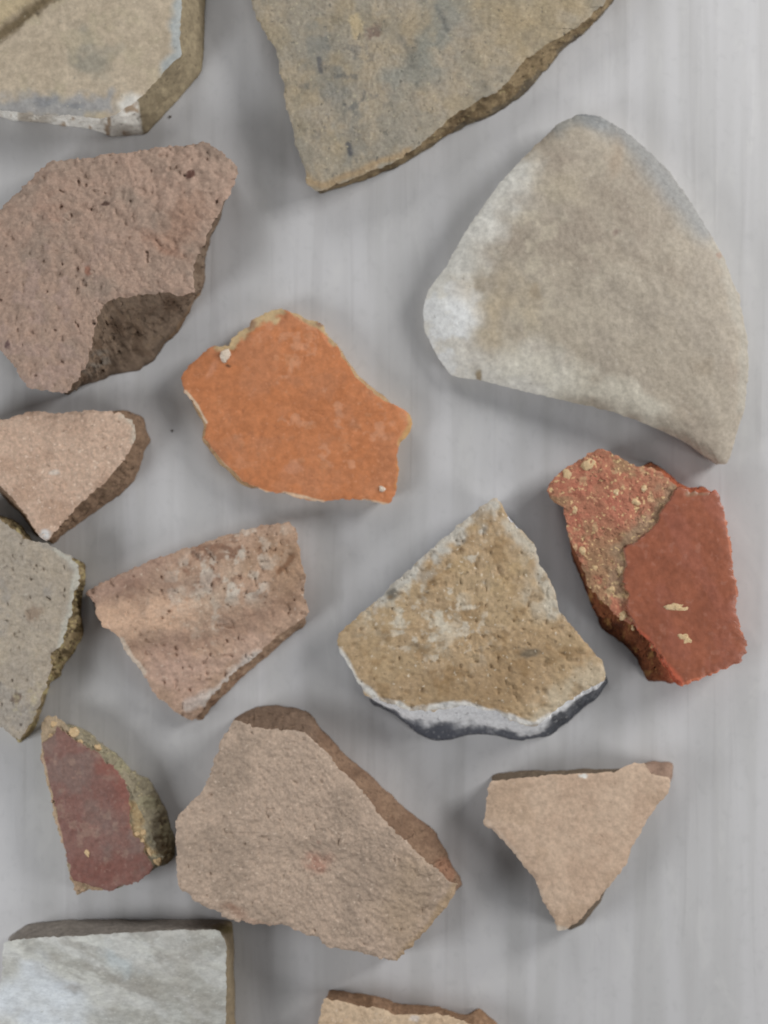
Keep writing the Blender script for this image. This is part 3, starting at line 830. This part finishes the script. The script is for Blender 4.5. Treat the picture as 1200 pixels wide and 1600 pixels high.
def slipmask11(x, y):
    x2, y2 = warp(x, y, 4.0, 11, 191)
    return inside(x2, y2, slip11).astype(float)


r11, z11 = sherd('small dull dark red sherd with a crumbly olive grey right side, lower left',
      W((70, 1119), (92, 1124), ((105, 1136), (107, 1131)), ((120, 1142), (122, 1135)), ((134, 1155), (140, 1146)), ((148, 1168), (156, 1159)), ((164, 1184), (174, 1173)), ((180, 1200), (195, 1190)), ((192, 1216), (210, 1206)),
        ((204, 1234), (231, 1218)), ((214, 1258), (247, 1242)), ((226, 1284), (259, 1264)), ((236, 1308), (264, 1286)), ((244, 1326), (276, 1315)), ((254, 1341), (274, 1339)), ((250, 1352), (258, 1351)), (235, 1364), (218, 1376),
        (192, 1385), (168, 1392), (137, 1393), (120, 1400), (115, 1392), (107, 1370), (101, 1328), (92, 1307), (83, 1276), (78, 1242),
        (68, 1211), (63, 1177), (62, 1151), (66, 1129)),
      48, (150, 1280), m, m, jit=2.0, seed=92, rough=(1.6, 30), fine=(.5, 7), edge_drop=(2, 5), wall_amp=6,
      relief=lambda x, y: (1 - slipmask11(x, y)) * (-2 + 2 * fbm(x, y, 0, 14, 3, .6, 94)),
      split=slipmask11, mat_split=ms, split_name='red_slip', face_name='exposed_core', split_label='dull dark red slip covering most of the sherd', slip_raise=2.0,
      layers=[(lambda x, y: slipmask11(x, y) * mottle(60, -.1, .4, 95)(x, y), (134, 114, 106), .65), (lambda x, y: slipmask11(x, y) * mottle(14, .3, .7, 195)(x, y), (160, 134, 120), .5), (lambda x, y: slipmask11(x, y) * band([(170, 1195), (196, 1240), (205, 1285)], 14, .9, .8)(x, y), (150, 94, 82), .55),
              (lambda x, y: slipmask11(x, y) * band([(90, 1370), (230, 1350)], 16, .7, .8)(x, y), (128, 80, 70), .5), (lambda x, y: (1 - slipmask11(x, y)) * (1 - sstep(80, 140, x)), (190, 166, 138), .8),
              (lambda x, y: (1 - slipmask11(x, y)) * band([(205, 1262), (215, 1305), (240, 1335)], 9, .6, .9)(x, y), (190, 160, 116), .7), (lambda x, y: (1 - slipmask11(x, y)) * band([(110, 1380), (170, 1396)], 14, .5, .6)(x, y), (186, 156, 128), .85),
              (band([(62, 1160), (78, 1240), (100, 1330)], 3.0, .5, .5), (206, 180, 150), .7)],
      wall_layers=[(mottle(22, .0, .4, 97), (168, 162, 132), .6), (lambda x, y: sstep(1300, 1325, y), (120, 106, 80), .5)])
for i, (x, y, a, b_, r_) in enumerate([(85, 1133, 5.5, 5.5, 0), (115, 1145, 6.5, 6.5, 0), (79, 1151, 4, 4.5, 0), (124, 1160, 3.5, 7, 20), (153, 1168, 5, 4, 30), (212, 1303, 6, 4, 20), (222, 1314, 4, 3, 10), (234, 1331, 4, 8, -25), (244, 1346, 8, 6.5, 0), (136, 1334, 3.5, 6, -30), (224, 1300, 4, 4, 0)]):
    grit(r11, z11, x, y, a, b_, r_, mg, 200 + i, hgt=2.0)

# ---- 12. brown sandy sherd, bottom middle ---------------------------------
m = clay('brown_sandy_clay', (172, 152, 135), (164, 145, 129), (130, 110, 96), (202, 184, 166), big=.12, fine=.9,
         dk=(.62, .74), lt=(.62, .74), dks=.35, lts=.5, bump=.4, k=1.36, fineamt=.3)
e = clay('chocolate_brown_core', (128, 103, 84), (140, 114, 93), (92, 72, 58), (168, 140, 114), big=.16, fine=.8, dks=.5, lts=.4, bump=.6, k=1.12)
sherd('large flat brown sandy sherd with a thick chocolate brown upper right side, bottom middle',
      W(((366, 1124), (366, 1120)), ((390, 1132), (392, 1108)), ((412, 1137), (414, 1103)), ((436, 1140), (442, 1102)), ((460, 1141), (464, 1106)), ((478, 1145), (482, 1113)), ((496, 1160), (502, 1138)),
        ((520, 1188), (540, 1180)), ((548, 1216), (578, 1212)), ((580, 1254), (612, 1241)), ((610, 1292), (643, 1269)), ((644, 1322), (681, 1300)), ((676, 1352), (701, 1340)), ((700, 1372), (716, 1366)), ((716, 1382), (722, 1381)),
        (692, 1424), (660, 1460), (644, 1476), (620, 1500), (600, 1498), (556, 1488), (508, 1477), (499, 1464), (468, 1456), (438, 1442), (416, 1447), (360, 1436),
        (332, 1420), (312, 1412), (280, 1386), (276, 1344), (275, 1278), (312, 1240), (324, 1220), (336, 1184), (346, 1158)),
      66, (470, 1310), m, e, n=660, rings=115, wall=18, jit=2.2, seed=102, rough=(1.8, 50), fine=(1.1, 6), edge_drop=(2.5, 6), wall_amp=4,
      relief=add(lumps(11, 1.1, 103), pits(11, .95, 2.0, 104), lambda x, y: 4 * (1 - sstep(-3, 3, (x - 612) * .6 + (y - 1330) * .2 - 200))),
      layers=[(mottle(60, .0, .5, 105), (162, 144, 128), .5), (blob(495, 1343, 18, 13, 0, 1, .4), (178, 124, 106), .6), (blob(640, 1410, 50, 60, 30, .8), (170, 148, 122), .5),
              (band([(628, 1498), (660, 1462), (712, 1390)], 9, .7, .6), (176, 150, 118), .7), (blob(366, 1420, 18, 8, 20, .7), (140, 106, 88), .7), (band([(366, 1426), (410, 1444), (470, 1458)], 5, .6, .7), (192, 162, 142), .6)],
      wall_layers=[(mottle(36, .0, .5, 106), (120, 94, 76), .6), (lambda x, y: 1 - sstep(480, 510, x), (122, 104, 90), .6), (blob(695, 1360, 20, 12, 40), (160, 116, 92), .6)])

# ---- 13. pink triangle, lower right ---------------------------------------
m = clay('smooth_pinkish_buff_clay', (198, 174, 152), (190, 164, 142), (160, 134, 114), (212, 190, 170), big=.10, fine=.5,
         dk=(.66, .8), lt=(.62, .8), dks=.4, lts=.4, bump=.35, k=1.13, fineamt=.12)
e = clay('dim_brown_core', (130, 110, 90), (146, 126, 106), (96, 80, 64), (170, 150, 128), big=.2, fine=.8, dks=.5, lts=.4, bump=.5, k=1.0)
sherd('smooth pinkish buff triangular sherd pointing down, alone at the lower right',
      W(((769, 1220), (767, 1212)), ((800, 1217), (800, 1206)), ((855, 1212), (855, 1203)), ((905, 1209), (905, 1202)), ((960, 1206), (958, 1200)), (985, 1195), (992, 1193), ((1007, 1194), (1008, 1192)), ((1016, 1208), (1026, 1190)),
        ((1030, 1213), (1046, 1189)), ((1046, 1215), (1053, 1193)), ((1047, 1222), (1051, 1216)), (1044, 1240), (1022, 1266), (1007, 1292), (992, 1316), (978, 1351), (957, 1380), ((935, 1406), (938, 1410)), ((912, 1430), (920, 1432)),
        ((898, 1445), (909, 1444)), ((886, 1452), (890, 1455)), (872, 1453), (864, 1435), (847, 1406), (838, 1377), (817, 1351), (797, 1325), (774, 1301), (756, 1288), (760, 1257), (763, 1231)),
      50, (890, 1290), m, e, jit=1.4, seed=112, rough=(1.3, 50), fine=(.4, 8), edge_drop=(2, 5), wall_amp=2,
      layers=[(mottle(60, .0, .5, 115), (186, 160, 136), .5), (blob(911, 1212, 7, 3.5), (232, 232, 226), .9), (band([(760, 1285), (800, 1325), (846, 1400)], 4, .6, .5), (210, 188, 168), .6), (band([(866, 1448), (885, 1453)], 5, .6, .3), (206, 196, 182), .7)],
      wall_layers=[(lambda x, y: sstep(1000, 1015, x), (152, 126, 110), .9), (lambda x, y: 1 - sstep(980, 1000, x), (110, 96, 80), .8)])

# ---- 14. grey white slab, bottom left -------------------------------------
m = clay('grey_white_streaked_slab', (168, 166, 158), (186, 186, 180), (134, 132, 124), (214, 216, 212), big=.12, fine=.4,
         dk=(.64, .8), lt=(.60, .78), dks=.4, lts=.5, bump=.2, k=1.12, stretch=(1, 1.8, 1), fineamt=.2)
e = clay('dark_taupe_core', (136, 128, 120), (146, 138, 130), (96, 88, 80), (140, 130, 112), big=.2, fine=.6, dks=.4, lts=.3, bump=.3, k=.95)
sherd('straight sided grey white streaked slab cut off by the bottom left corner',
      W(((5, 1473), (14, 1462)), ((30, 1469), (40, 1444)), ((67, 1465), (80, 1438)), ((123, 1463), (133, 1436)), ((213, 1457), (215, 1436)), ((300, 1453), (303, 1437)), ((330, 1454), (340, 1437)), ((342, 1455), (359, 1438)),
        ((350, 1466), (364, 1442)), ((354, 1480), (365, 1462)), ((353, 1600), (368, 1600)), ((353, 1760), (370, 1760)), (-20, 1760), (-4, 1560), (2, 1520)),
      58, (170, 1600), m, e, jit=1.1, seed=122, rough=(1.3, 50), fine=(.3, 9), edge_drop=(2, 5), wall_amp=1.5,
      layers=[(mottle(80, -.1, .4, 125, 5, 3.0, 26), (210, 210, 206), .65), (mottle(60, .0, .5, 126, 5, 2.6, 26), (158, 154, 146), .6), (mottle(40, .2, .5, 127, 4, 3, 20), (216, 216, 208), .5), (blob(60, 1560, 70, 50, 30, .8, .5), (222, 228, 234), .8), (blob(280, 1530, 60, 50, 0, .8, .5), (160, 154, 144), .5),  # bluish white blob at left paints in side light over the streaks
              (blob(190, 1500, 30, 14, 30, .7, .5), (196, 204, 206), .7), (blob(112, 1545, 14, 6, 10, .7), (140, 134, 126), .6), (band([(10, 1476), (60, 1500), (160, 1550)], 5, .8, 1), (214, 214, 206), .6)],
      wall_layers=[(lambda x, y: sstep(345, 356, x), (146, 130, 104), .9), (times(blob(350, 1452, 16, 10)), (104, 92, 54), .8)])

# ---- 15. pinkish piece cut by the bottom edge -----------------------------
m = clay('pale_peach_clay', (198, 172, 144), (206, 182, 154), (160, 132, 106), (224, 204, 184), big=.14, fine=.6, dks=.4, lts=.5, bump=.4, k=1.12, fineamt=.3)
e = clay('warm_brown_core', (136, 108, 84), (150, 120, 96), (100, 78, 58), (170, 144, 118), big=.2, fine=.7, dks=.4, lts=.3, bump=.5, k=1.1)
sherd('pale peach sherd with a wavy brown upper edge, cut off by the bottom edge',
      W(((506, 1560), (514, 1547)), ((540, 1567), (535, 1549)), ((569, 1573), (560, 1552)), ((595, 1576), (600, 1561)), ((622, 1587), (622, 1567)), ((650, 1586), (648, 1571)), ((680, 1585), (684, 1571)), ((705, 1590), (712, 1582)), ((721, 1594), (726, 1587)),
        ((733, 1600), (750, 1574)), ((745, 1606), (763, 1586)), ((765, 1630), (776, 1600)), (790, 1680), (700, 1740), (560, 1740), (480, 1690), (495, 1610)),
      50, (620, 1660), m, e, jit=1.8, seed=132, rough=(1.4, 40), fine=(.5, 8), edge_drop=(2, 5), wall_amp=2.5,
      layers=[(blob(648, 1592, 8, 4), (222, 210, 200), .8)], wall_layers=[(mottle(30, .0, .5, 136), (122, 94, 70), .6)])

# ---- grit on the orange sherd ---------------------------------------------
orange = [o for o in bpy.data.objects if o.get('label', '').startswith('bright orange')][0]
z6 = lambda x, y: 36.5
mw = clay('pale_chip', (226, 206, 186), (232, 216, 198), (190, 160, 140), (244, 236, 226), big=.5, fine=1.2, dks=.5, lts=.5, bump=.5, k=1.0)
grit(orange, lambda x, y: 33.5, 352, 556, 8.5, 9, 10, mw, 301, hgt=3.5, name='pale_chip')
grit(orange, lambda x, y: 33, 597, 764, 5, 5, 0, mw, 302, hgt=2.5, name='pale_chip')

# ---- dark crumbs on the table ---------------------------------------------
md = clay('dark_crumb_clay', (92, 86, 82), (100, 94, 88), (70, 66, 62), (90, 84, 76), bump=.5)


def crumb(px, py, r, label, seed):
    import bmesh
    bm = bmesh.new()
    bmesh.ops.create_icosphere(bm, subdivisions=2, radius=1)
    for v in bm.verts:
        p = np.array(v.co[:])
        d = 1 + .35 * float(fbm(np.array([p[0] * 10]), np.array([p[1] * 10]), np.array([p[2] * 10]), 8, 3, .6, seed)[0])
        v.co = (p[0] * r * d * S, p[1] * r * d * 1.2 * S, (p[2] * r * .6 * d + r * .55) * S)
    me = bpy.data.meshes.new('crumb'); bm.to_mesh(me); bm.free(); no_patch(me); me.materials.append(md)
    o = bpy.data.objects.new('crumb', me); C.objects.link(o)
    x, y, _ = to_world(px, py, 0)
    o.location = (x, y, 0)
    o['label'] = label; o['category'] = 'crumb'; o['group'] = 'dark crumbs on the table'


crumb(266, 183, 1.9, 'tiny dark crumb on the table beside the top left olive grey sherd', 5)
crumb(269, 673, 1.5, 'tiny dark crumb on the table left of the orange sherd', 6)
